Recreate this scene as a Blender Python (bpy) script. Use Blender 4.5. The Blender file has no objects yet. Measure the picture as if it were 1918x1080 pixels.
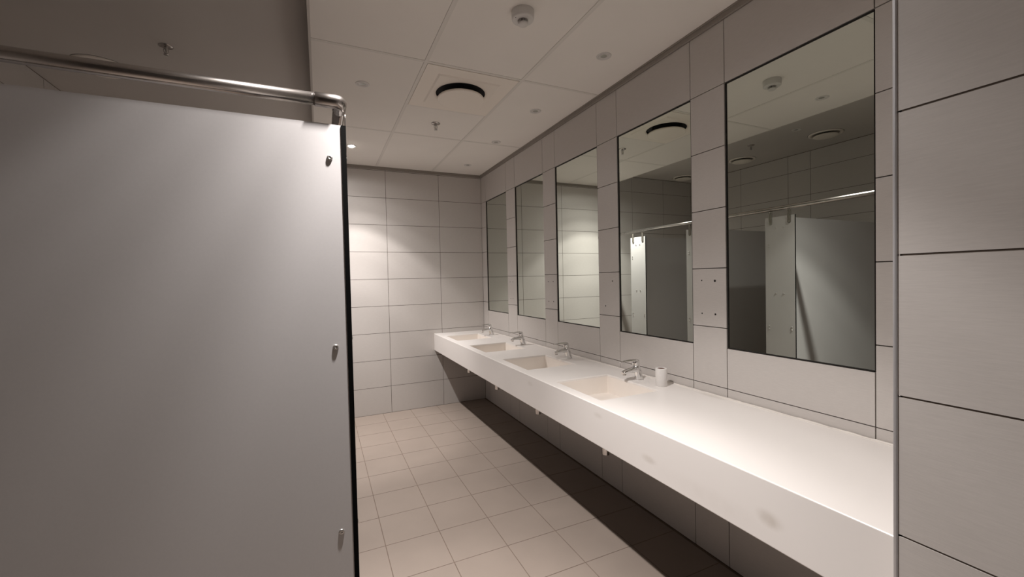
import bpy, bmesh, math, random
from mathutils import Vector, Matrix
random.seed(7)
COL = bpy.context.scene.collection
PI = math.pi

# ------------------------------------------------------------------ measures
D = 4.814            # back wall
H = 2.735            # main ceiling
HL = 2.915           # ceiling over the cubicles
XL = -3.50           # left wall
YB = -1.70           # wall behind the viewer
XS = -1.826          # ceiling step
XN, YN = -0.705, 0.466   # pier at the right
CX, CT, CB = -0.628, 0.851, 0.655   # counter front, top, underside
RZ = [-0.002 + 0.3 * k for k in range(10)]

# ------------------------------------------------------------------ materials
def new_mat(name):
    m = bpy.data.materials.new(name); m.use_nodes = True
    nt = m.node_tree; b = nt.nodes['Principled BSDF']
    return m, nt, b

def mat(name, col, rough=0.5, metal=0.0, var=0.0, scale=8.0, stretch=(1, 1, 1), bump=0.0, bscale=60.0,
        spec=0.5, rvar=0.0, coat=0.0):
    m, nt, b = new_mat(name)
    b.inputs['Base Color'].default_value = (*col, 1)
    b.inputs['Roughness'].default_value = rough
    b.inputs['Metallic'].default_value = metal
    b.inputs['Specular IOR Level'].default_value = spec
    if coat: b.inputs['Coat Weight'].default_value = coat
    tc = nt.nodes.new('ShaderNodeTexCoord')
    mp = nt.nodes.new('ShaderNodeMapping'); mp.inputs['Scale'].default_value = stretch
    nt.links.new(tc.outputs['Object'], mp.inputs['Vector'])
    if var:
        n = nt.nodes.new('ShaderNodeTexNoise'); n.inputs['Scale'].default_value = scale; n.inputs['Detail'].default_value = 6
        nt.links.new(mp.outputs['Vector'], n.inputs['Vector'])
        r = nt.nodes.new('ShaderNodeMapRange'); r.inputs['From Min'].default_value = 0.3; r.inputs['From Max'].default_value = 0.7
        r.inputs['To Min'].default_value = 1 - var; r.inputs['To Max'].default_value = 1 + var
        nt.links.new(n.outputs['Fac'], r.inputs['Value'])
        mx = nt.nodes.new('ShaderNodeVectorMath'); mx.operation = 'SCALE'
        mx.inputs[0].default_value = col
        nt.links.new(r.outputs['Result'], mx.inputs['Scale'])
        nt.links.new(mx.outputs['Vector'], b.inputs['Base Color'])
        if rvar:
            r2 = nt.nodes.new('ShaderNodeMapRange'); r2.inputs['To Min'].default_value = rough - rvar; r2.inputs['To Max'].default_value = rough + rvar
            nt.links.new(n.outputs['Fac'], r2.inputs['Value']); nt.links.new(r2.outputs['Result'], b.inputs['Roughness'])
    if bump:
        n = nt.nodes.new('ShaderNodeTexNoise'); n.inputs['Scale'].default_value = bscale; n.inputs['Detail'].default_value = 4
        nt.links.new(mp.outputs['Vector'], n.inputs['Vector'])
        bp = nt.nodes.new('ShaderNodeBump'); bp.inputs['Strength'].default_value = bump; bp.inputs['Distance'].default_value = 0.002
        nt.links.new(n.outputs['Fac'], bp.inputs['Height']); nt.links.new(bp.outputs['Normal'], b.inputs['Normal'])
    return m

def emis(name, col, s):
    m, nt, b = new_mat(name)
    b.inputs['Base Color'].default_value = (0.8, 0.8, 0.8, 1)
    b.inputs['Emission Color'].default_value = (*col, 1)
    b.inputs['Emission Strength'].default_value = s
    return m

M = {}
# woven-look porcelain: fine threads along the length of the tile
M['tile_back'] = mat('wall_tile_weave', (0.585, 0.555, 0.53), 0.42, var=0.035, scale=120, stretch=(0.22, 0.22, 3), bump=0.06, bscale=160)
M['grout'] = mat('wall_grout_brown', (0.105, 0.082, 0.066), 0.9, var=0.15, scale=30)
M['tile_dark'] = mat('wall_tile_dark_grey', (0.16, 0.15, 0.14), 0.5, var=0.04, scale=60)  # for the unseen rear wall, made dark to cut bounce into the cubicles
M['floor_tile'] = mat('floor_tile_taupe', (0.288, 0.240, 0.206), 0.6, spec=0.25, var=0.03, scale=5, bump=0.06, bscale=120)
M['floor_grout'] = mat('floor_grout', (0.17, 0.125, 0.10), 0.9, var=0.2, scale=14)
M['ceil'] = mat('ceiling_board_white', (0.87, 0.835, 0.795), 0.85, var=0.015, scale=3, bump=0.03, bscale=200)
M['tbar'] = mat('ceiling_bar_white', (0.78, 0.75, 0.71), 0.6)
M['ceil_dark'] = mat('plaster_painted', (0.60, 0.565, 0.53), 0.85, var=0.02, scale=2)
M['cornice'] = mat('cornice_grey', (0.30, 0.27, 0.24), 0.6)
M['lam'] = mat('laminate_light_grey', (0.57, 0.555, 0.555), 0.45, var=0.012, scale=160, bump=0.012, bscale=500)
M['core'] = mat('laminate_black_core', (0.004, 0.004, 0.004), 0.9, spec=0.05)
M['steel'] = mat('brushed_steel', (0.50, 0.47, 0.45), 0.22, 1.0, var=0.05, scale=120, stretch=(1, 1, 1))
M['chrome'] = mat('chrome', (0.80, 0.80, 0.80), 0.10, 1.0)
M['dull'] = mat('bolt_steel', (0.55, 0.53, 0.51), 0.35, 1.0)
M['mirror'] = mat('silvered_glass', (0.74, 0.79, 0.73), 0.0, 1.0)
M['seal_shade'] = mat('black_seal_and_shade', (0.015, 0.012, 0.010), 0.8)
M['plastic'] = mat('white_plastic', (0.70, 0.68, 0.66), 0.45)
M['vent'] = mat('vent_cream_enamel', (0.90, 0.84, 0.77), 0.5)
M['dark'] = mat('dark_inside', (0.012, 0.012, 0.015), 0.7)
M['slat'] = mat('detector_slot_dark', (0.03, 0.022, 0.02), 0.7)
M['basin'] = mat('basin_cream', (0.87, 0.815, 0.76), 0.35, var=0.02, scale=6)
M['caulk'] = mat('white_sealant', (0.80, 0.765, 0.72), 0.5, var=0.06, scale=9, bump=0.4, bscale=40)
M['trim'] = mat('edge_trim_aluminium', (0.62, 0.62, 0.64), 0.35, 0.6)
M['pipe'] = mat('trap_chrome', (0.82, 0.80, 0.78), 0.06, 1.0)
M['paper'] = mat('white_paper', (0.80, 0.78, 0.76), 0.9, var=0.02, scale=60)
M['card'] = mat('brown_cardboard', (0.13, 0.055, 0.035), 0.9)
M['glass'] = mat('lamp_glass', (0.42, 0.42, 0.38), 0.15)
M['well'] = mat('lamp_well_grey', (0.30, 0.28, 0.25), 0.3, 0.5)
M['lamp_on'] = emis('lamp_lit', (1.0, 0.92, 0.82), 40)

# counter: white solid surface with a few rubbed smudges of their own shape
def counter_material():
    m, nt, b = new_mat('solid_surface_white')
    b.inputs['Roughness'].default_value = 0.30
    tc = nt.nodes.new('ShaderNodeTexCoord')
    def ell(c, r):
        s = nt.nodes.new('ShaderNodeVectorMath'); s.operation = 'SUBTRACT'; s.inputs[1].default_value = c
        nt.links.new(tc.outputs['Object'], s.inputs[0])
        d = nt.nodes.new('ShaderNodeVectorMath'); d.operation = 'DIVIDE'; d.inputs[1].default_value = r
        nt.links.new(s.outputs[0], d.inputs[0])
        l = nt.nodes.new('ShaderNodeVectorMath'); l.operation = 'LENGTH'; nt.links.new(d.outputs[0], l.inputs[0])
        mr = nt.nodes.new('ShaderNodeMapRange'); mr.interpolation_type = 'SMOOTHSTEP'
        mr.inputs['From Min'].default_value = 1.0; mr.inputs['From Max'].default_value = 0.15
        nt.links.new(l.outputs['Value'], mr.inputs['Value'])
        return mr.outputs['Result']
    n = nt.nodes.new('ShaderNodeTexNoise'); n.inputs['Scale'].default_value = 22; n.inputs['Detail'].default_value = 5
    nt.links.new(tc.outputs['Object'], n.inputs['Vector'])
    acc = None
    for c, r, w in (((CX, 0.80, 0.735), (0.05, 0.055, 0.035), 0.6), ((CX, 1.30, 0.722), (0.05, 0.055, 0.022), 0.5),
                    ((CX, 1.64, 0.803), (0.05, 0.045, 0.018), 0.35), ((CX, 2.35, 0.80), (0.05, 0.05, 0.02), 0.3),
                    ((CX, 1.02, 0.70), (0.05, 0.30, 0.05), 0.12), ((-0.03, 1.50, CT), (0.03, 0.12, 0.02), 0.5)):
        e = ell(c, r)
        k = nt.nodes.new('ShaderNodeMath'); k.operation = 'MULTIPLY'; k.inputs[1].default_value = w; nt.links.new(e, k.inputs[0])
        if acc is None: acc = k.outputs[0]
        else:
            a = nt.nodes.new('ShaderNodeMath'); a.operation = 'MAXIMUM'; nt.links.new(acc, a.inputs[0]); nt.links.new(k.outputs[0], a.inputs[1]); acc = a.outputs[0]
    k = nt.nodes.new('ShaderNodeMath'); k.operation = 'MULTIPLY'; nt.links.new(acc, k.inputs[0]); nt.links.new(n.outputs['Fac'], k.inputs[1])
    mix = nt.nodes.new('ShaderNodeMix'); mix.data_type = 'RGBA'
    mix.inputs['A'].default_value = (0.86, 0.83, 0.805, 1); mix.inputs['B'].default_value = (0.42, 0.36, 0.29, 1)
    nt.links.new(k.outputs[0], mix.inputs['Factor']); nt.links.new(mix.outputs['Result'], b.inputs['Base Color'])
    return m
M['counter'] = counter_material()
M['under'] = mat('darkened_underside', (0.10, 0.075, 0.055), 0.8, var=0.15, scale=20)  # unseen underside, coloured dark to keep bounce off the floor below

# ------------------------------------------------------------------ mesh helpers
class MB:
    """collects shapes in one bmesh; build() links them as ONE mesh object"""
    def __init__(s): s.bm = bmesh.new(); s.mi = 0
    def _tag(s, before):
        for f in s.bm.faces:
            if f not in before: f.material_index = s.mi
    def mat(s, i): s.mi = i; return s
    def face(s, pts, mi=None):
        f = s.bm.faces.new([s.bm.verts.new(p) for p in pts]); f.material_index = s.mi if mi is None else mi; return f
    def box(s, a, b, bevel=0.0, mi=None):
        x0, y0, z0 = a; x1, y1, z1 = b
        v = [s.bm.verts.new(p) for p in ((x0,y0,z0),(x1,y0,z0),(x1,y1,z0),(x0,y1,z0),(x0,y0,z1),(x1,y0,z1),(x1,y1,z1),(x0,y1,z1))]
        fs = [s.bm.faces.new([v[i] for i in q]) for q in ((0,3,2,1),(4,5,6,7),(0,1,5,4),(1,2,6,5),(2,3,7,6),(3,0,4,7))]
        for f in fs: f.material_index = s.mi if mi is None else mi
        if bevel:
            es = list({e for f in fs for e in f.edges})
            r = bmesh.ops.bevel(s.bm, geom=es, offset=bevel, segments=2, affect='EDGES', profile=0.5)
            for f in r['faces']: f.material_index = s.mi if mi is None else mi
        return s
    def lathe(s, prof, c=(0,0,0), axis='Z', seg=32, mi=None, cap=True, smooth=True):
        """prof: list of (radius, height) along axis"""
        c = Vector(c)
        def P(r, h, a):
            x, y = r*math.cos(a), r*math.sin(a)
            if axis == 'Z': return c + Vector((x, y, h))
            if axis == 'X': return c + Vector((h, x, y))
            return c + Vector((y, h, x))
        rings = []
        for r, h in prof:
            if r < 1e-6: rings.append([s.bm.verts.new(P(0, h, 0))])
            else: rings.append([s.bm.verts.new(P(r, h, 2*PI*i/seg)) for i in range(seg)])
        m = s.mi if mi is None else mi
        def mk(vs):
            f = s.bm.faces.new(vs); f.material_index = m; f.smooth = smooth
        for A, B in zip(rings, rings[1:]):
            for i in range(seg):
                j = (i+1) % seg
                if len(A) == 1 and len(B) == 1: break
                if len(A) == 1: mk([A[0], B[i], B[j]])
                elif len(B) == 1: mk([A[i], A[j], B[0]])
                else: mk([A[i], A[j], B[j], B[i]])
        if cap:
            for R_ in (rings[0], rings[-1]):
                if len(R_) > 2:
                    f = s.bm.faces.new(R_); f.material_index = m
        return s
    def tube(s, pts, rad, seg=16, mi=None, flat=None):
        """swept tube through pts, rad scalar or list; flat=(sx,sy) per point ellipse"""
        pts = [Vector(p) for p in pts]; n = len(pts)
        rads = rad if isinstance(rad, (list, tuple)) else [rad]*n
        up = Vector((0,0,1)); rings = []; prev = None
        for i, p in enumerate(pts):
            t = (pts[min(i+1,n-1)] - pts[max(i-1,0)]).normalized()
            if prev is None:
                ref = up if abs(t.dot(up)) < 0.95 else Vector((1,0,0))
                u = t.cross(ref).normalized()
            else:
                u = (prev - t*prev.dot(t)).normalized()
            prev = u; w = u.cross(t).normalized()
            r = rads[i]; ru, rw = r if isinstance(r, (tuple, list)) else (r, r)
            rings.append([s.bm.verts.new(p + u*ru*math.cos(2*PI*k/seg) + w*rw*math.sin(2*PI*k/seg)) for k in range(seg)])
        m = s.mi if mi is None else mi
        for A, B in zip(rings, rings[1:]):
            for k in range(seg):
                j = (k+1) % seg
                f = s.bm.faces.new([A[k], A[j], B[j], B[k]]); f.material_index = m; f.smooth = True
        for R_ in (rings[0], rings[-1]):
            f = s.bm.faces.new(R_); f.material_index = m
        return s
    def prism(s, outline, h0, h1, axis='Z', c=(0,0,0), mi=None):
        c = Vector(c)
        def P(a, b, h):
            return c + (Vector((a,b,h)) if axis == 'Z' else Vector((h,a,b)) if axis == 'X' else Vector((a,h,b)))
        A = [s.bm.verts.new(P(a,b,h0)) for a,b in outline]; B = [s.bm.verts.new(P(a,b,h1)) for a,b in outline]
        m = s.mi if mi is None else mi; n = len(outline)
        fs = [s.bm.faces.new(A[::-1]), s.bm.faces.new(B)] + [s.bm.faces.new([A[i],A[(i+1)%n],B[(i+1)%n],B[i]]) for i in range(n)]
        for f in fs: f.material_index = m
        return s
    def build(s, name, mats, parent=None, loc=(0,0,0), normals=True):
        if normals: bmesh.ops.recalc_face_normals(s.bm, faces=s.bm.faces)
        me = bpy.data.meshes.new(name); s.bm.to_mesh(me); s.bm.free()
        for m in (mats if isinstance(mats, (list, tuple)) else [mats]): me.materials.append(m)
        o = bpy.data.objects.new(name, me); COL.objects.link(o)
        o.location = loc
        if parent is not None: o.parent = parent
        return o

def tag(o, label, cat, group=None):
    o['label'] = label; o['category'] = cat
    if group: o['group'] = group
    return o
def struct(o): o['kind'] = 'structure'; return o
def thing(name, label, cat, loc=(0,0,0), group=None):
    o = bpy.data.objects.new(name, None); COL.objects.link(o); o.location = loc; o.empty_display_size = 0.05
    return tag(o, label, cat, group)
def dup(root, loc, label=None):
    r = root.copy(); COL.objects.link(r); r.location = loc
    if label: r['label'] = label
    for ch in list(root.children):
        c = ch.copy(); COL.objects.link(c); c.parent = r
        for g in list(ch.children):
            d = g.copy(); COL.objects.link(d); d.parent = c
    return r
def stadium(w, z0, z1, n=8):
    r = w/2; pts = []
    for i in range(n+1): a = PI*i/n; pts.append((r*math.cos(a), z1 - r + r*math.sin(a)))
    for i in range(n+1): a = PI + PI*i/n; pts.append((r*math.cos(a), z0 + r + r*math.sin(a)))
    return pts

# ------------------------------------------------------------------ the room
G = 0.0021     # half a joint
# floor: 300 mm tiles bedded in grout
def cuts(start, pitch, lo, hi):
    k = math.ceil((lo - start)/pitch); v = [lo]
    x = start + k*pitch
    while x < hi - 1e-6:
        if x > lo + 1e-6: v.append(x)
        x += pitch
    return v + [hi]
fb = MB()
fb.mat(1).box((XL, YB, -0.06), (0.0, D, -0.0012))
xs = cuts(-1.5318, 0.3036, XL, 0.0); ys = cuts(2.6892, 0.3036, YB, D)
for a, b in zip(xs, xs[1:]):
    for c, d in zip(ys, ys[1:]):
        if b - a < 0.02 or d - c < 0.02: continue
        z = random.uniform(-0.0003, 0.0)
        x0, x1, y0, y1 = a+G, b-G, c+G, d-G
        fb.face([(x0,y0,z),(x1,y0,z),(x1,y1,z),(x0,y1,z)], 0)
        for p, q in (((x0,y0),(x1,y0)),((x1,y0),(x1,y1)),((x1,y1),(x0,y1)),((x0,y1),(x0,y0))):
            fb.face([(*p,z),(*p,-0.002),(*q,-0.002),(*q,z)], 0)
struct(fb.build('floor', [M['floor_tile'], M['floor_grout']], normals=False))

def tile_wall(name, cols, rows, skip, P, thick, back0, back1, holes=()):
    """cols/rows: joints along the wall and up; P(u, z, depth): point, depth 0 = tile face, positive into the wall"""
    w = MB()
    def slab(u0, u1, z0, z1, d0, d1, mi):
        A = [P(u0,z0,d0),P(u1,z0,d0),P(u1,z1,d0),P(u0,z1,d0)]; B = [P(u0,z0,d1),P(u1,z0,d1),P(u1,z1,d1),P(u0,z1,d1)]
        for q in (A, B[::-1], *[[A[i],B[i],B[(i+1)%4],A[(i+1)%4]] for i in range(4)]): w.face(q, mi)
    for i, (a, b) in enumerate(zip(cols, cols[1:])):
        rr = rows(i) if callable(rows) else rows
        for z0, z1 in rr:
            slab(a+G, b-G, z0+G, z1-G, random.uniform(0, 0.0005), thick, 0)
    slab(*back0, *back1, thick - (0.008 if thick < 0.012 else 0.0002), thick + 0.06, 1)
    return w

std = [(max(a, 0.0), b) for a, b in zip(RZ, RZ[1:])]
TOP = H - 0.03
main_rows = std + [(RZ[9], TOP)] if TOP - RZ[9] > 0.02 else std[:-1] + [(RZ[8], TOP)]
left_rows = std + [(RZ[9], HL - 0.004)]
# back wall (main bay 2.735 high; over the cubicles up to 2.915)
bc = [XL] + [x for x in (-0.5295 - 0.6*k for k in range(4, -1, -1)) if x > XL + 0.02] + [0.0]
bw = tile_wall('wall_back', bc, left_rows, None, lambda u, z, d: (u, D + d, z), 0.010, (XL, 0.0), (-0.02, HL + 0.03))
struct(bw.build('wall_back', [M['tile_back'], M['grout']]))
# left wall
lc = [YB, -0.60, 0.0, 0.60, 1.20, 1.806, 2.413, 3.045, 3.307, 3.95, 4.55, D]
lw = tile_wall('wall_left', lc, left_rows, None, lambda u, z, d: (XL - d, u, z), 0.010, (YB, D), (-0.02, HL + 0.03))
struct(lw.build('wall_left', [M['tile_back'], M['grout']]))
# wall behind the viewer
rc = [XL, -3.0, -2.4, -1.8, -1.2, XN]
rw = tile_wall('wall_rear', rc, left_rows, None, lambda u, z, d: (u, YB - d, z), 0.010, (XL, 0.0), (-0.02, HL + 0.03))
struct(rw.build('wall_rear', [M['tile_dark'], M['grout']]))
# right wall with the mirror openings
MIR = [(4.069, 4.664), (3.262, 3.846), (2.463, 3.049), (1.634, 2.2415), (0.821, 1.428)]   # far to near
MB0, MT0 = 1.099, RZ[8]
wc = [YN] + [v for m in MIR[::-1] for v in m] + [D + G]
def right_rows(i):
    full = [(max(RZ[k], 0.0), RZ[k+1]) for k in range(8)] + [(RZ[8], TOP)]
    if i % 2 == 0: return full
    return [(max(RZ[k], 0.0), RZ[k+1]) for k in range(3)] + [(RZ[3], MB0), (MT0, TOP)]
rwl = tile_wall('wall_right', wc, right_rows, None, lambda u, z, d: (d, u, z), 0.014, (YN - 0.02, D), (-0.02, H + 0.03))
wall_right = struct(rwl.build('wall_right', [M['tile_back'], M['grout']]))
for y, z, r in ((1.574,1.436,.0035),(1.494,1.434,.006),(1.574,1.264,.0035),(1.493,1.264,.005),(2.311,1.437,.0045),(2.39,1.263,.0045),
                (3.196,1.437,.0045),(3.113,1.437,.0045),(3.194,1.264,.0045),(3.111,1.265,.0045),(4.008,1.438,.0045),(3.94,1.438,.0045),(3.997,1.261,.0045),(3.943,1.263,.0045)):
    MB().lathe([(r*0.55, -0.0008), (r, -0.0006), (r, 0.0012)], (0, y, z), 'X', 12).build('screw_plug', M['seal_shade'], wall_right)
# the pier at the right: two faces
pr = [(max(a, 0.0), b) for a, b in zip(RZ, RZ[1:])] + [(RZ[9], H)]
pc = [YB, -0.95, -0.35, 0.17, YN]
pc = [YB, -1.334, -0.734, -0.134, YN]
pw = tile_wall('wall_pier', pc, pr, None, lambda u, z, d: (XN + d, u, z), 0.010, (YB, YN - 0.01), (-0.02, H + 0.03))
struct(pw.build('wall_pier', [M['tile_back'], M['grout']]))
ew = tile_wall('wall_pier_end', [XN, -0.10, 0.0], pr, None, lambda u, z, d: (u, YN - d, z), 0.010, (XN + 0.012, 0.0), (-0.02, H + 0.03))
struct(ew.build('wall_pier_end', [M['tile_back'], M['grout']]))
# aluminium corner trim on the pier
t = MB().box((XN - 0.003, YN - 0.003, 0.0), (XN + 0.007, YN + 0.005, H - 0.001), 0.0025)
struct(t.build('trim_1', M['trim']))
# grey cornice angle between wall tiles and ceiling
t = MB().box((XS + 0.002, D - 0.012, TOP), (-0.0005, D + 0.01, H + 0.0), 0.002).box((XS+0.002, D - 0.020, H - 0.006), (-0.0005, D - 0.011, H), 0.001)
struct(t.build('trim_2', M['cornice']))
t = MB().box((-0.012, YN, TOP), (0.012, D - 0.0125, H), 0.002).box((-0.020, YN, H - 0.006), (-0.011, D - 0.0205, H), 0.001)
struct(t.build('trim_3', M['cornice']))

# main ceiling: 600 x 1200 boards on exposed bars
cb = MB()
gx = [XS, -1.2232, -0.6058, 0.0]
gyl = [YB, -1.301, -0.062, 1.177, 2.4169, 3.6564, D]
cb.box((XS, YB, H + 0.006), (0.05, D + 0.05, H + 0.10), mi=0)
# side of the step, painted
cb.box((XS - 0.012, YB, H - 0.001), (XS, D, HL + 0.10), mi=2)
bw_ = 0.011
for x in gx[1:-1]: cb.box((x - bw_, YB, H - 0.0015), (x + bw_, D, H + 0.007), mi=1)
for y in gyl[1:-1]: cb.box((XS, y - bw_, H - 0.001), (0.0, y + bw_, H + 0.007), mi=1)
cb.box((gx[1], 3.048 - bw_*0.6, H - 0.001), (gx[2], 3.048 + bw_*0.6, H + 0.007), mi=1)
cb.box((gx[1] + bw_, 2.4169 + bw_, H + 0.0051), (gx[2] - bw_, 3.048 - bw_*0.6, H + 0.0058), mi=3)
# boards set into the bars
for i in range(3):
    for j in range(len(gyl) - 1):
        x0, x1, y0, y1 = gx[i] + (bw_ + .001 if i else 0), gx[i+1] - (bw_ + .001 if i < 2 else 0), gyl[j] + bw_ + .001, gyl[j+1] - bw_ - .001
        if i == 1 and j == 4: y0 = 3.048 + bw_
        cb.box((x0, y0, H + 0.0003), (x1, y1, H + 0.008), mi=0)
struct(cb.build('ceiling', [M['ceil'], M['tbar'], M['ceil_dark'], M['dark']]))
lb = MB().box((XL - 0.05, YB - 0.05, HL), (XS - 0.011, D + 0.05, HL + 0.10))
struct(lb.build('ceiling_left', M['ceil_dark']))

# ------------------------------------------------------------------ mirrors
names5 = ['smallest-looking wall mirror, farthest along the wall next to the far corner',
          'second wall mirror from the far corner, reflecting pale tiles and a strip of ceiling',
          'middle wall mirror of the five, brightly reflecting the lit back wall',
          'wall mirror behind the nearest tap and paper roll, reflecting one lit white panel',
          'largest-looking wall mirror, nearest, reflecting smoke detector and dark open cubicles']
for (y0, y1), lab in zip(MIR, names5):
    rec = 0.0095
    m = MB().box((rec, y0 + 0.004, MB0 + 0.004), (rec + 0.004, y1 - 0.004, MT0 - 0.004), 0.0006).build('wall_mirror', M['mirror'])
    tag(m, lab, 'mirror', 'frameless mirrors above the counter')
    f = MB(); e = 0.0034
    for a, b in (((0.0035, y0+.0018, MB0+.0018), (0.0135, y0+e, MT0-.0018)), ((0.0035, y1-e, MB0+.0018), (0.0135, y1-.0018, MT0-.0018)),
                 ((0.0035, y0+e, MB0+.0018), (0.0135, y1-e, MB0+e)), ((0.0035, y0+e, MT0-e), (0.0135, y1-e, MT0-.0018))):
        f.box(a, b)
    f.build('edge_seal', M['seal_shade'], m)

# ------------------------------------------------------------------ counter with sunk basins
BX0, BX1 = -0.562, -0.185
BY = [(4.095, 4.53), (3.30, 3.735), (2.51, 2.945), (1.70, 2.14)]
Y0C, Y1C = YN + 0.007, D - 0.0005
def counter():
    bm = bmesh.new()
    X = [CX, BX0, BX1, -0.003]
    Y = sorted([Y0C, Y1C] + [v for b in BY for v in b])
    cache = {}
    def V(x, y, z):
        k = (round(x,5), round(y,5), round(z,5))
        if k not in cache: cache[k] = bm.verts.new(k)
        return cache[k]
    def F(*p): bm.faces.new([V(*q) for q in p])
    for i in range(3):
        for j in range(len(Y)-1):
            hole = i == 1 and any(abs(Y[j]-b[0]) < 1e-6 for b in BY)
            if not hole: F((X[i],Y[j],CT),(X[i+1],Y[j],CT),(X[i+1],Y[j+1],CT),(X[i],Y[j+1],CT))
            F((X[i],Y[j],CB),(X[i],Y[j+1],CB),(X[i+1],Y[j+1],CB),(X[i+1],Y[j],CB))
    for j in range(len(Y)-1):
        F((X[0],Y[j],CB),(X[0],Y[j],CT),(X[0],Y[j+1],CT),(X[0],Y[j+1],CB)); F((X[3],Y[j],CB),(X[3],Y[j+1],CB),(X[3],Y[j+1],CT),(X[3],Y[j],CT))
    for i in range(3):
        for y in (Y[0], Y[-1]): F((X[i],y,CB),(X[i+1],y,CB),(X[i+1],y,CT),(X[i],y,CT))
    zl = CT - 0.012
    for a, b in BY:
        F((BX0,a,CT),(BX0,b,CT),(BX0,b,zl),(BX0,a,zl)); F((BX1,a,CT),(BX1,b,CT),(BX1,b,zl),(BX1,a,zl))
        F((BX0,a,CT),(BX1,a,CT),(BX1,a,zl),(BX0,a,zl)); F((BX0,b,CT),(BX1,b,CT),(BX1,b,zl),(BX0,b,zl))
    bmesh.ops.recalc_face_normals(bm, faces=bm.faces)
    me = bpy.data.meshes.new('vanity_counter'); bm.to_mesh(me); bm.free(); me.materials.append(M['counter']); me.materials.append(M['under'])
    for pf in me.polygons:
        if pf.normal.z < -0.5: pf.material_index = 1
    o = bpy.data.objects.new('vanity_counter', me); COL.objects.link(o)
    bv = o.modifiers.new('edges', 'BEVEL'); bv.width = 0.004; bv.segments = 3; bv.limit_method = 'ANGLE'; bv.angle_limit = math.radians(60)
    return o
vc = tag(counter(), 'long white wall-hung counter with four sunk basins along the mirror wall', 'counter')
for a, b in BY:
    s = MB(); zb = CT - 0.115; t_ = 0.0; zl = CT - 0.0121
    x0, x1, ym = BX0, BX1, (a+b)/2
    P0 = [(x0,a),(x1,a),(x1,b),(x0,b)]; ins = 0.012
    P1 = [(x0+ins,a+ins),(x1-ins,a+ins),(x1-ins,b-ins),(x0+ins,b-ins)]
    for k in range(4):
        p, q, r, u = P0[k], P0[(k+1)%4], P1[(k+1)%4], P1[k]
        s.face([(*p,zl),(*q,zl),(*r,zb),(*u,zb)])
    c = ((x0+x1)/2, ym)
    n = 24; ring = [(c[0]+0.022*math.cos(2*PI*k/n), c[1]+0.022*math.sin(2*PI*k/n), zb-0.004) for k in range(n)]
    vs = [s.bm.verts.new(p) for p in ring]
    s.bm.faces.new(vs).material_index = 1
    # basin floor falls slightly to the outlet
    def corner(k): return P1[k]
    per = []
    for k in range(n):
        a_ = 2*PI*k/n; dx, dy = math.cos(a_), math.sin(a_)
        hx, hy = (x1-x0)/2-ins, (b-a)/2-ins
        tt = min(hx/abs(dx) if abs(dx)>1e-9 else 9, hy/abs(dy) if abs(dy)>1e-9 else 9)
        per.append((c[0]+dx*tt, c[1]+dy*tt, zb))
    pv = [s.bm.verts.new(p) for p in per]
    for k in range(n): s.bm.faces.new([pv[k], pv[(k+1)%n], vs[(k+1)%n], vs[k]])
    for sx, sy in ((1,1),(-1,1),(-1,-1),(1,-1)):   # corners of the floor
        cx_, cy_ = c[0]+sx*((x1-x0)/2-ins), c[1]+sy*((b-a)/2-ins)
        k0 = None
        for k in range(n):
            p, q = per[k], per[(k+1)%n]
            if abs(abs(p[0]-c[0])-((x1-x0)/2-ins)) < 1e-6 and abs(abs(q[1]-c[1])-((b-a)/2-ins)) < 1e-6 or abs(abs(q[0]-c[0])-((x1-x0)/2-ins)) < 1e-6 and abs(abs(p[1]-c[1])-((b-a)/2-ins)) < 1e-6:
                if (p[0]-c[0]+q[0]-c[0])*sx > 0 and (p[1]-c[1]+q[1]-c[1])*sy > 0: s.face([p, (cx_, cy_, zb), q]); break
    # outside skin keeps the bowl solid below the counter top
    o = s.build('basin', [M['basin'], M['chrome']], vc, normals=False)
    me = o.data; bm = bmesh.new(); bm.from_mesh(me); bmesh.ops.remove_doubles(bm, verts=bm.verts, dist=1e-5); bm.to_mesh(me); bm.free()
    so = o.modifiers.new('skin', 'SOLIDIFY'); so.thickness = 0.008; so.offset = 1
# wobbly sealant bead where the counter meets the wall
sb = MB(); pts = []; rr = []
y = Y0C + 0.01
while y < Y1C - 0.02:
    pts.append((-0.0085, y, CT + 0.0015)); k = random.uniform(0.75, 1.35); rr.append((0.0048*k, 0.0042*k)); y += 0.022
sb.tube(pts, rr, 8)
struct(sb.build('trim_4', M['caulk']))

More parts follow.
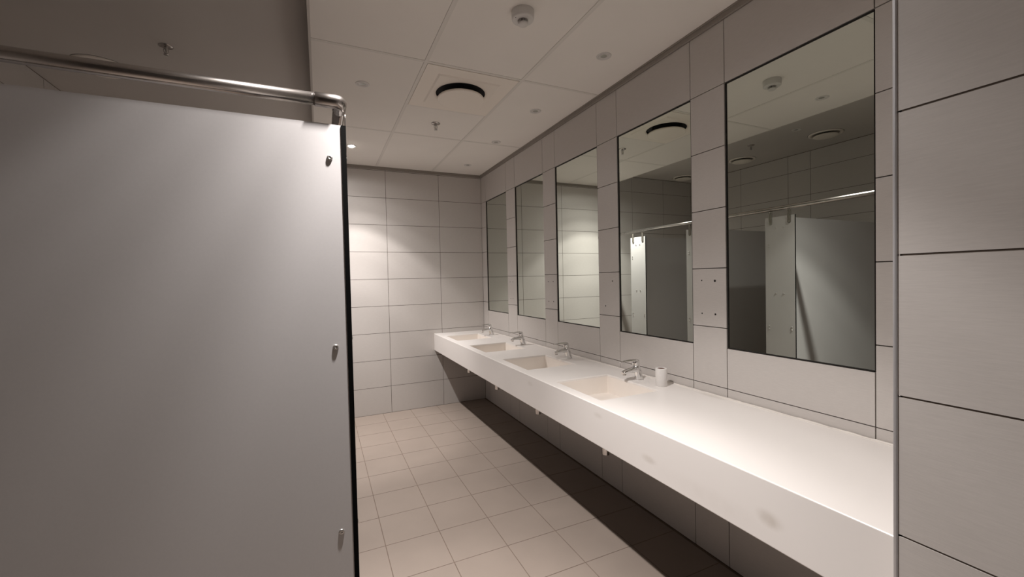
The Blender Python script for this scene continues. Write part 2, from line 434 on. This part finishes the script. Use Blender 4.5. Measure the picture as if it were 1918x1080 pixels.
# ------------------------------------------------------------------ taps
def make_tap(label):
    t = thing('basin_tap', label, 'tap', (0,0,0), 'mixer taps on the counter')
    # local frame: origin at the base, spout along -X
    b = MB()
    b.tube([(0.003,0,0.0),(0.002,0,0.003),(0.000,0,0.018),(-0.006,0,0.045),(-0.012,0,0.070),(-0.0165,0,0.087)],
           [(0.0245,0.0270),(0.0245,0.0265),(0.0230,0.0250),(0.0225,0.0235),(0.0220,0.0225),(0.0190,0.0195)], 28)
    b.build('tap_body', M['chrome'], t)
    MB().lathe([(0.029,0),(0.029,0.0035),(0.0255,0.005)], (0.003,0,0), 'Z', 28).build('base_ring', M['chrome'], t)
    sp = MB()
    sp.tube([(-0.006,0,0.058),(-0.030,0,0.0625),(-0.060,0,0.0615),(-0.088,0,0.0575),(-0.108,0,0.0525),(-0.119,0,0.0490)],
            [(0.0205,0.0200),(0.0205,0.0175),(0.0195,0.0145),(0.0185,0.0125),(0.0165,0.0105),(0.0120,0.0070)], 24)
    s_ = sp.build('spout', M['chrome'], t)
    MB().lathe([(0.0105,0.0),(0.0100,0.007),(0.0080,0.007),(0.0080,0.003),(0.0,0.003)], (-0.104,0,0.0365), 'Z', 20).build('aerator', M['dull'], s_)
    h = MB()
    h.tube([(-0.015,0,0.0855),(-0.017,0,0.092),(-0.019,0,0.103),(-0.0205,0,0.112),(-0.021,0,0.1185),(-0.0215,0,0.1215)],
           [(0.0190,0.0195),(0.0215,0.0220),(0.0215,0.0220),(0.0205,0.0210),(0.0165,0.0170),(0.0080,0.0090)], 28)
    h.tube([(-0.008,0,0.112),(-0.030,0,0.1165),(-0.060,0,0.1185),(-0.095,0,0.1180),(-0.122,0,0.1155),(-0.134,0,0.1135)],
           [(0.0185,0.0095),(0.0190,0.0085),(0.0175,0.0062),(0.0150,0.0042),(0.0120,0.0030),(0.0070,0.0020)], 20)
    h.build('lever', M['chrome'], t)
    return t
TY = [4.305, 3.515, 2.722, 1.945]
tl = ['chrome mixer tap farthest away, beside the back wall', 'second chrome mixer tap from the back wall, between first and third mirrors',
      'third chrome mixer tap from the back wall, under the middle mirror', 'nearest chrome mixer tap, left of the white paper roll']
tap0 = make_tap(tl[0]); tap0.location = (-0.108, TY[0], CT)
for y, l in zip(TY[1:], tl[1:]): dup(tap0, (-0.108, y, CT), l)

# bottle traps that hang under the basins
def make_trap(label):
    t = thing('bottle_trap', label, 'drain trap', (0,0,0), 'bottle traps under the counter')
    MB().lathe([(0.017,0.0),(0.017,-0.16)], (0,0,0), 'Z', 20).build('tailpiece', M['pipe'], t)
    MB().lathe([(0.017,-0.070),(0.0225,-0.076),(0.0225,-0.192),(0.0205,-0.194),(0.0,-0.194)], (0,0,0), 'Z', 24).build('cup', M['pipe'], t)
    w = MB(); w.tube([(0.0,0,-0.100),(0.10,0,-0.100),(0.22,0,-0.100),(0.371,0,-0.100)], 0.0155, 16)
    w.build('waste_arm', M['pipe'], t)
    MB().lathe([(0.034,0.3727),(0.034,0.366),(0.018,0.358)], (0,0,-0.100), 'X', 24).build('wall_flange', M['pipe'], t)
    return t
BYm = [(a+b)/2 for a, b in BY]
tr0 = make_trap('farthest chrome trap end peeking below the counter, near back wall'); tr0.location = (-0.373, BYm[0], CB + 0.0)
for y, l in zip(BYm[1:], ('second chrome trap end from the back wall, below the counter', 'third chrome trap end from the back wall, below the counter',
                          'nearest and largest-looking chrome trap end below the counter')): dup(tr0, (-0.373, y, CB), l)

# paper roll
pr_ = thing('paper_roll', 'small white paper roll standing upright on counter right of nearest tap', 'paper roll', (-0.100, 1.768, CT))
r = MB(); r.lathe([(0.0195,0.0),(0.0300,0.0),(0.0312,0.002),(0.0312,0.0965),(0.0300,0.0985),(0.0205,0.0985),(0.0195,0.0970),(0.0195,0.0)], (0,0,0), 'Z', 36, cap=False)
r.build('paper', M['paper'], pr_)
r = MB(); r.lathe([(0.0192,0.0005),(0.0192,0.0970),(0.0182,0.0970),(0.0182,0.0005),(0.0192,0.0005)], (0,0,0), 'Z', 36, cap=False)
r.lathe([(0.0182,0.002),(0.0,0.002)], (0,0,0), 'Z', 36, cap=False)
r.build('cardboard_core', M['card'], pr_)

# ------------------------------------------------------------------ cubicle partitions (compact laminate with black core)
PZ0, PZ1 = 0.12, 1.949
def panel(name, a, b, thin, parent):
    """thin: axis index of the thickness; the two big faces are laminate, the edges black core"""
    s = MB(); s.box(a, b, 0.0)
    for f in s.bm.faces:
        f.normal_update(); f.material_index = 0 if abs(f.normal[thin]) > 0.9 else 1
    return s.build(name, [M['lam'], M['core']], parent)
def bolt(p, axis, sgn, parent, r=0.0085):
    h = [(0.0, 0.0012*sgn), (r*0.26, 0.0012*sgn), (r*0.30, 0.0034*sgn), (r*0.60, 0.0034*sgn), (r*0.85, 0.0026*sgn), (r, 0.001*sgn), (r, 0.0)]
    return MB().lathe(h, p, axis, 18).build('bolt', M['dull'], parent)
X1 = -1.747   # inner face of the pilasters
X2 = -1.733   # outer face
EY = 1.390
ep = thing('cubicle_end_panel', 'large pale grey end panel of the toilet cubicles filling the left foreground', 'partition panel', (-2.6, EY, 0))
o = panel('board', (XL + 0.004, EY, PZ0), (X1 - 0.0004, EY + 0.013, PZ1), 1, ep); o.location = (2.6, -EY, 0)
for z in (1.847, 1.269, 0.694, 0.22):
    b = bolt((-1.781 + 2.6, 0, z), 'Y', -1, ep)
# feet keep the panels off the floor
def foot(x, y, parent, off=(0,0,0), r=0.026):
    f = MB().lathe([(r,0.0),(r,0.006),(min(r,0.011)*0.9,0.010),(min(r,0.011)*0.9,PZ0)], (x-off[0], y-off[1], 0), 'Z', 20); return f.build('foot', M['steel'], parent)
for x in (-1.95, -3.2): foot(x, EY + 0.0065, ep, (-2.6, EY, 0))

def pilaster(y0, y1, label, yc, hinges=True, hang=True, only_edge=False):
    t = thing('cubicle_pilaster', label, 'partition post', (X1, (y0+y1)/2, 0), 'front pilasters of the cubicles')
    ox, oy = X1, (y0+y1)/2
    o = panel('board', (0, y0-oy, PZ0), (X2-X1, y1-oy, PZ1), 0, t)
    xf = X2 - X1
    ends = ((yc - 0.033, yc + 0.033) if not only_edge else (y0 + 0.03,))
    for z in (1.855, 1.291, 0.70):
        for y in ends: bolt((xf, y - oy, z), 'X', 1, t, 0.007)
    if hinges:
        for z in (1.713, 1.690, 1.007, 0.978): bolt((xf, y1 - 0.030 - oy, z), 'X', 1, t, 0.0065)
        for z in (1.011, 0.985): bolt((xf, y0 + 0.030 - oy, z), 'X', 1, t, 0.0065)
    for y in ((y0 + 0.045, y1 - 0.048) if not only_edge else (y0 + 0.055,)):
        # hanger strap: slotted plate on the face, closed over the rail
        h = MB()
        h.prism(stadium(0.030, 1.882, 2.0036), xf + 0.0003, xf + 0.0035, 'X', (0, y-oy, 0), mi=0)
        h.prism(stadium(0.013, 1.892, 1.996), xf + 0.0034, xf + 0.0042, 'X', (0, y-oy, 0), mi=1)
        o2 = h.build('hanger_strap', [M['steel'], M['well']], t)
    foot(X1 + 0.007, (y0+y1)/2, t, (ox, oy, 0), 0.0068)
    return t
pilaster(EY - 0.002, 1.512, 'narrow black-edged pilaster at the near end of the cubicles, touching end panel', 1.40, hinges=False, only_edge=True)
pilaster(2.160, 2.412, 'grey pilaster hung from the rail, shown in the nearest mirror', 2.287)
pilaster(3.032, 3.284, 'pale pilaster cut by the right edge of the mirror behind the nearest tap', 3.16)
pilaster(3.905, 4.165, 'bright white pilaster seen whole in the mirror behind the nearest tap', 4.035)
for y, l in ((2.287, 'grey cubicle divider with a slanted shadow, seen in the nearest mirror'),
             (3.16, 'dark cubicle divider left of the pilaster in the nearest mirror'),
             (4.035, 'dark cubicle divider right of the bright white pilaster in a mirror')):
    d = thing('cubicle_divider', l, 'partition panel', (-2.6, y, 0), 'dividers between the cubicles')
    o = panel('board', (XL + 0.004 + 2.6, -0.0065, PZ0), (X1 - 0.0006 + 2.6, 0.0065, PZ1), 1, d)
    for z in (1.82, 1.27, 0.69): bolt((-1.785 + 2.6, -0.0065, z), 'Y', -1, d)
    foot(-3.2, y, d, (-2.6, y, 0))

# steel head rail: along the end panel, round the corner, along the cubicle fronts to the back wall
RZc, RR = 2.0215, 0.0185
RXc, RYc = -1.7475, EY + 0.0065
hr = thing('head_rail', 'round steel head rail running over the cubicle panels with corner elbow', 'rail', (RXc, RYc, RZc))
MB().tube([(XL - RXc + 0.001, 0, 0), (-0.6, 0, 0), (-0.0695, 0, 0)], RR, 24).build('rail_tube', M['steel'], hr)
MB().tube([(0, 0.060, 0), (0, 1.5, 0), (0, D - RYc - 0.001, 0)], RR, 24).build('rail_tube', M['steel'], hr)
e = MB()
R2 = RR + 0.0022
# mitred elbow with a slightly rounded outer corner
e.tube([(-0.070,0,0),(-0.0685,0,0),(-0.012,0,0),(-0.0035,0.0035,0),(0,0.012,0),(0,0.060,0),(0,0.0615,0)], [R2*0.94,R2,R2,R2*1.02,R2,R2,R2*0.94], 24)
e.build('elbow', M['steel'], hr)
MB().lathe([(0.036,0.0),(0.036,0.006),(0.022,0.016)], (XL - RXc + 0.0008, 0, 0), 'X', 28).build('wall_flange', M['dull'], hr)
MB().lathe([(0.036,0.0),(0.036,-0.006),(0.022,-0.016)], (0, D - RYc - 0.0008, 0), 'Y', 28).build('wall_flange', M['dull'], hr)

# ------------------------------------------------------------------ ceiling fittings
def make_downlight(label, lit=False, zc=H, tilt=0.0):
    t = thing('recessed_downlight', label, 'downlight', (0,0,zc), 'recessed downlights')
    MB().lathe([(0.0285,0.0),(0.031,-0.003),(0.0405,-0.0035),(0.0430,-0.0015),(0.0435,0.0008)], (0,0,0), 'Z', 40, cap=False).build('bezel', M['plastic'], t)
    g = MB(); g.lathe([(0.0290,-0.0010),(0.0255,-0.0014),(0.0215,-0.0008),(0.0195,0.0006)], (0.002,0.003,0), 'Z', 36, cap=False); g.build('gimbal_ring', M['plastic'], t)
    MB().lathe([(0.0300,0.0006),(0.0,0.0007)], (0,0,0), 'Z', 32, cap=False).build('recess', M['seal_shade'], t)
    l = MB()
    l.lathe([(0.0240,0.0),(0.0225,-0.006),(0.016,-0.012),(0.008,-0.0148),(0.0,-0.0155)] if lit else [(0.0195,0.0004),(0.014,-0.0006),(0.0,-0.0010)], (0,0,0) if lit else (0.002,0.003,0), 'Z', 30, cap=False)
    l.build('lamp', M['lamp_on' if lit else 'glass'], t)
    return t
dl = make_downlight('unlit downlight in ceiling above the gap between nearest two mirrors')
dl.location = (-0.298, 1.975, H)
for p, l in (((-0.297, 2.817, H), 'unlit downlight by the mirror wall, second from the viewer'),
             ((-0.303, 3.583, H), 'unlit downlight beside a ceiling bar near the mirror wall, third from viewer'),
             ((-0.302, 4.406, H), 'unlit downlight closest to the far right ceiling corner'),
             ((-1.536, 2.839, H), 'unlit downlight above the elbow of the steel rail'),
             ((-1.525, 1.835, H), 'unlit downlight by the ceiling step, reflected right of the smoke detector'),
             ((-2.60, 2.66, HL), 'unlit downlight in the dark cubicle ceiling, seen only in nearest mirror')): dup(dl, p, l)
LIT = [(-1.520, 4.156, H), (-1.53, 1.262, H)]
da = make_downlight('glowing downlight near the back wall, right of the panel top', True); da.location = LIT[0]
dup(da, LIT[1], 'glowing downlight just above the end panel, beyond the top of the photo')

def lamp(p, power, size=0.022):
    L = bpy.data.lights.new('downlight_beam', 'POINT'); L.energy = power; L.shadow_soft_size = size; L.color = (1.0, 0.94, 0.905)
    L.use_nodes = True; nt = L.node_tree; em = nt.nodes['Emission']
    tc = nt.nodes.new('ShaderNodeTexCoord'); sp = nt.nodes.new('ShaderNodeSeparateXYZ'); nt.links.new(tc.outputs['Normal'], sp.inputs[0])
    ab = nt.nodes.new('ShaderNodeMath'); ab.operation = 'MULTIPLY'; ab.inputs[1].default_value = -1.0; nt.links.new(sp.outputs['Z'], ab.inputs[0])
    ac = nt.nodes.new('ShaderNodeMath'); ac.operation = 'ARCCOSINE'; nt.links.new(ab.outputs[0], ac.inputs[0])
    mr = nt.nodes.new('ShaderNodeMapRange'); mr.inputs['From Max'].default_value = PI/2; nt.links.new(ac.outputs[0], mr.inputs['Value'])
    cr = nt.nodes.new('ShaderNodeValToRGB'); nt.links.new(mr.outputs['Result'], cr.inputs['Fac'])
    cr.color_ramp.interpolation = 'EASE'
    prof = ((0, 1.0), (16, 0.87), (26, 0.54), (36, 0.33), (42, 0.25), (49, 0.085), (59, 0.034), (72, 0.012), (86, 0.0))
    el = cr.color_ramp.elements
    while len(el) < len(prof): el.new(0.5)
    for e_, (a, v) in zip(el, prof): e_.position = a/90; e_.color = (v, v, v, 1)
    nt.links.new(cr.outputs['Color'], em.inputs['Strength'])
    o = bpy.data.objects.new('downlight_beam', L); COL.objects.link(o); o.location = (p[0], p[1], p[2] - 0.040)
    return o
LAMPS = [lamp(LIT[0], 375), lamp(LIT[1], 455)]

# smoke detector
sd = thing('smoke_detector', 'round white smoke detector on the ceiling', 'smoke detector', (-0.905, 1.797, H))
MB().lathe([(0.0535,0.0),(0.0540,-0.003),(0.0530,-0.036),(0.0510,-0.0395),(0.047,-0.041),(0.0,-0.041)], (0,0,0), 'Z', 48, cap=False).build('base', M['plastic'], sd)
c = MB(); c.lathe([(0.0215,-0.0395),(0.0215,-0.055)], (0,0,0), 'Z', 32, cap=False, mi=1)
for k in range(20):
    a = 2*PI*k/20; ca, sa = math.cos(a), math.sin(a)
    c.tube([(0.0232*ca, 0.0232*sa, -0.0395), (0.0228*ca, 0.0228*sa, -0.056)], 0.0016, 6, mi=0)
c.lathe([(0.0245,-0.055),(0.0245,-0.059),(0.021,-0.063),(0.0,-0.064)], (0,0,0), 'Z', 32, cap=False, mi=0)
c.build('sensing_chamber', [M['plastic'], M['slat']], sd)
MB().lathe([(0.0025,-0.0385),(0.0025,-0.0412),(0.0,-0.0415)], (-0.042, -0.008, 0), 'Z', 12).build('indicator', M['seal_shade'], sd)

# sprinklers
def make_sprinkler(label, z):
    t = thing('fire_sprinkler', label, 'sprinkler', (0,0,z), 'pendent fire sprinklers')
    MB().lathe([(0.036,0.0005),(0.0355,-0.003),(0.026,-0.007),(0.016,-0.008),(0.0,-0.008)], (0,0,0), 'Z', 36, cap=False).build('escutcheon', M['steel'], t)
    b = MB(); b.lathe([(0.009,-0.007),(0.009,-0.018),(0.006,-0.020),(0.0,-0.020)], (0,0,0), 'Z', 16, cap=False)
    for s in (-1, 1): b.tube([(0.008*s,0,-0.016),(0.0125*s,0,-0.026),(0.009*s,0,-0.040),(0.002*s,0,-0.047)], 0.0022, 8)
    b.lathe([(0.0028,-0.020),(0.0028,-0.043)], (0,0,0), 'Z', 10)
    b.build('frame', M['dull'], t)
    d = MB(); d.lathe([(0.004,-0.045),(0.004,-0.050),(0.0135,-0.0505),(0.0135,-0.0520),(0.0,-0.0525)], (0,0,0), 'Z', 24); d.build('deflector', M['dull'], t)
    return t
s0 = make_sprinkler('chrome pendent sprinkler in the light ceiling behind the square vent', H); s0.location = (-0.935, 3.332, H)
dup(s0, (-2.622, 3.17, HL), 'chrome pendent sprinkler in the dark ceiling above the end panel rail')

# square supply vent with a lowered disc, in its own ceiling module
vx0, vx1, vy0, vy1 = -1.2232+bw_+.001, -0.6058-bw_-.0035, 2.4169+bw_+.001, 3.048-bw_*0.6-.004
vcx, vcy = (vx0+vx1)/2, (vy0+vy1)/2
sv = thing('ceiling_vent', 'square cream ceiling vent with a lowered round disc', 'air vent', (vcx, vcy, H))
hx, hy = (vx1-vx0)/2, (vy1-vy0)/2
RV = 0.166
def plate():
    s = MB(); n = 64
    def sq(k, h1, h2):
        a = 2*PI*k/n + PI/4; dx, dy = math.cos(a), math.sin(a); m = max(abs(dx), abs(dy)); return (dx/m*h1, dy/m*h2)
    loops = []
    for fn in (lambda k: (*sq(k,hx,hy), 0.004), lambda k: (*sq(k,hx,hy), -0.004), lambda k: (*sq(k,hx-0.088,hy-0.088), -0.004),
               lambda k: (*sq(k,hx-0.098,hy-0.098), -0.011), lambda k: ((RV+.012)*math.cos(2*PI*k/n+PI/4), (RV+.012)*math.sin(2*PI*k/n+PI/4), -0.011),
               lambda k: (RV*math.cos(2*PI*k/n+PI/4), RV*math.sin(2*PI*k/n+PI/4), -0.008), lambda k: (RV*0.99*math.cos(2*PI*k/n+PI/4), RV*0.99*math.sin(2*PI*k/n+PI/4), 0.0045)):
        loops.append([s.bm.verts.new(fn(k)) for k in range(n)])
    for A, B in zip(loops, loops[1:]):
        for k in range(n): s.bm.faces.new([A[k], A[(k+1)%n], B[(k+1)%n], B[k]])
    return s
plate().build('face_plate', M['vent'], sv)
MB().lathe([(RV*0.985,0.0045),(0.0,0.0048)], (0,0,0), 'Z', 48, cap=False).lathe([(RV*0.985,-0.006),(RV*0.985,0.0044)], (0,0,0), 'Z', 48, cap=False).build('throat', M['dark'], sv)
d = MB(); d.lathe([(0.0,-0.036),(0.135,-0.036),(0.154,-0.038),(0.158,-0.043),(0.156,-0.049),(0.148,-0.051),(0.0,-0.052)], (0,0,0), 'Z', 64, cap=False)
d.build('disc', M['vent'], sv)
for k in range(3):
    a = 2*PI*k/3+.3
    MB().tube([(0.12*math.cos(a),0.12*math.sin(a),0.004),(0.12*math.cos(a),0.12*math.sin(a),-0.037)], 0.004, 8).build('hanger_bracket', M['dark'], sv)

# round vents in the ceiling over the cubicles
def make_round_vent(label):
    t = thing('round_vent', label, 'air vent', (0,0,HL), 'round vents over the cubicles')
    MB().lathe([(0.152,0.0005),(0.150,-0.007),(0.140,-0.012),(0.126,-0.010),(0.120,0.0)], (0,0,0), 'Z', 48, cap=False).build('flange', M['vent'], t)
    MB().lathe([(0.1515,-0.0004),(0.1550,-0.0006),(0.1550,0.0004)], (0,0,0), 'Z', 48, cap=False).build('rim_shadow', M['seal_shade'], t)  # black ring stands in for the shadow line round the flange
    MB().lathe([(0.122,-0.001),(0.0,-0.001)], (0,0,0), 'Z', 40, cap=False).build('throat', M['well'], t)
    MB().lathe([(0.0,-0.016),(0.085,-0.016),(0.108,-0.020),(0.112,-0.026),(0.100,-0.032),(0.0,-0.034)], (0,0,0), 'Z', 48, cap=False).build('disc', M['vent'], t)
    MB().lathe([(0.006,-0.001),(0.006,-0.017)], (0,0,0), 'Z', 10).build('stem', M['dull'], t)
    return t
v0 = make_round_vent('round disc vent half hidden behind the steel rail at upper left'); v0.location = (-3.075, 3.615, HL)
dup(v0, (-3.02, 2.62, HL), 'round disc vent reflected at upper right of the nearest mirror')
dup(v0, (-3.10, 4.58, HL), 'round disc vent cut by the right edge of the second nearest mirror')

# ------------------------------------------------------------------ camera
yaw, pitch, roll, fpx = 0.429931, 0.022322, -0.022430, 781.232
fw = Vector((math.sin(yaw)*math.cos(pitch), math.cos(yaw)*math.cos(pitch), -math.sin(pitch)))
r0 = Vector((math.cos(yaw), -math.sin(yaw), 0)); u0 = r0.cross(fw)
rt = r0*math.cos(roll) + u0*math.sin(roll); up = -r0*math.sin(roll) + u0*math.cos(roll)
cd = bpy.data.cameras.new('camera'); cam = bpy.data.objects.new('camera', cd); COL.objects.link(cam)
cd.sensor_fit = 'HORIZONTAL'; cd.sensor_width = 36.0; cd.lens = fpx*36.0/1918.0; cd.clip_start = 0.02
m = Matrix((rt, up, -fw)).transposed().to_4x4(); m.translation = Vector((-1.8177, 0.0, 1.4654))
cam.matrix_world = m
sc = bpy.context.scene; sc.camera = cam
w = bpy.data.worlds.new('world'); sc.world = w; w.use_nodes = True
w.node_tree.nodes['Background'].inputs['Color'].default_value = (0, 0, 0, 1); w.node_tree.nodes['Background'].inputs['Strength'].default_value = 0
sc.view_settings.view_transform = 'Standard'; sc.view_settings.look = 'None'; sc.view_settings.gamma = 1; sc.view_settings.use_curve_mapping = False
sc.view_settings.exposure = 0.0
sc.cycles.max_bounces = 14; sc.cycles.diffuse_bounces = 8; sc.cycles.glossy_bounces = 6
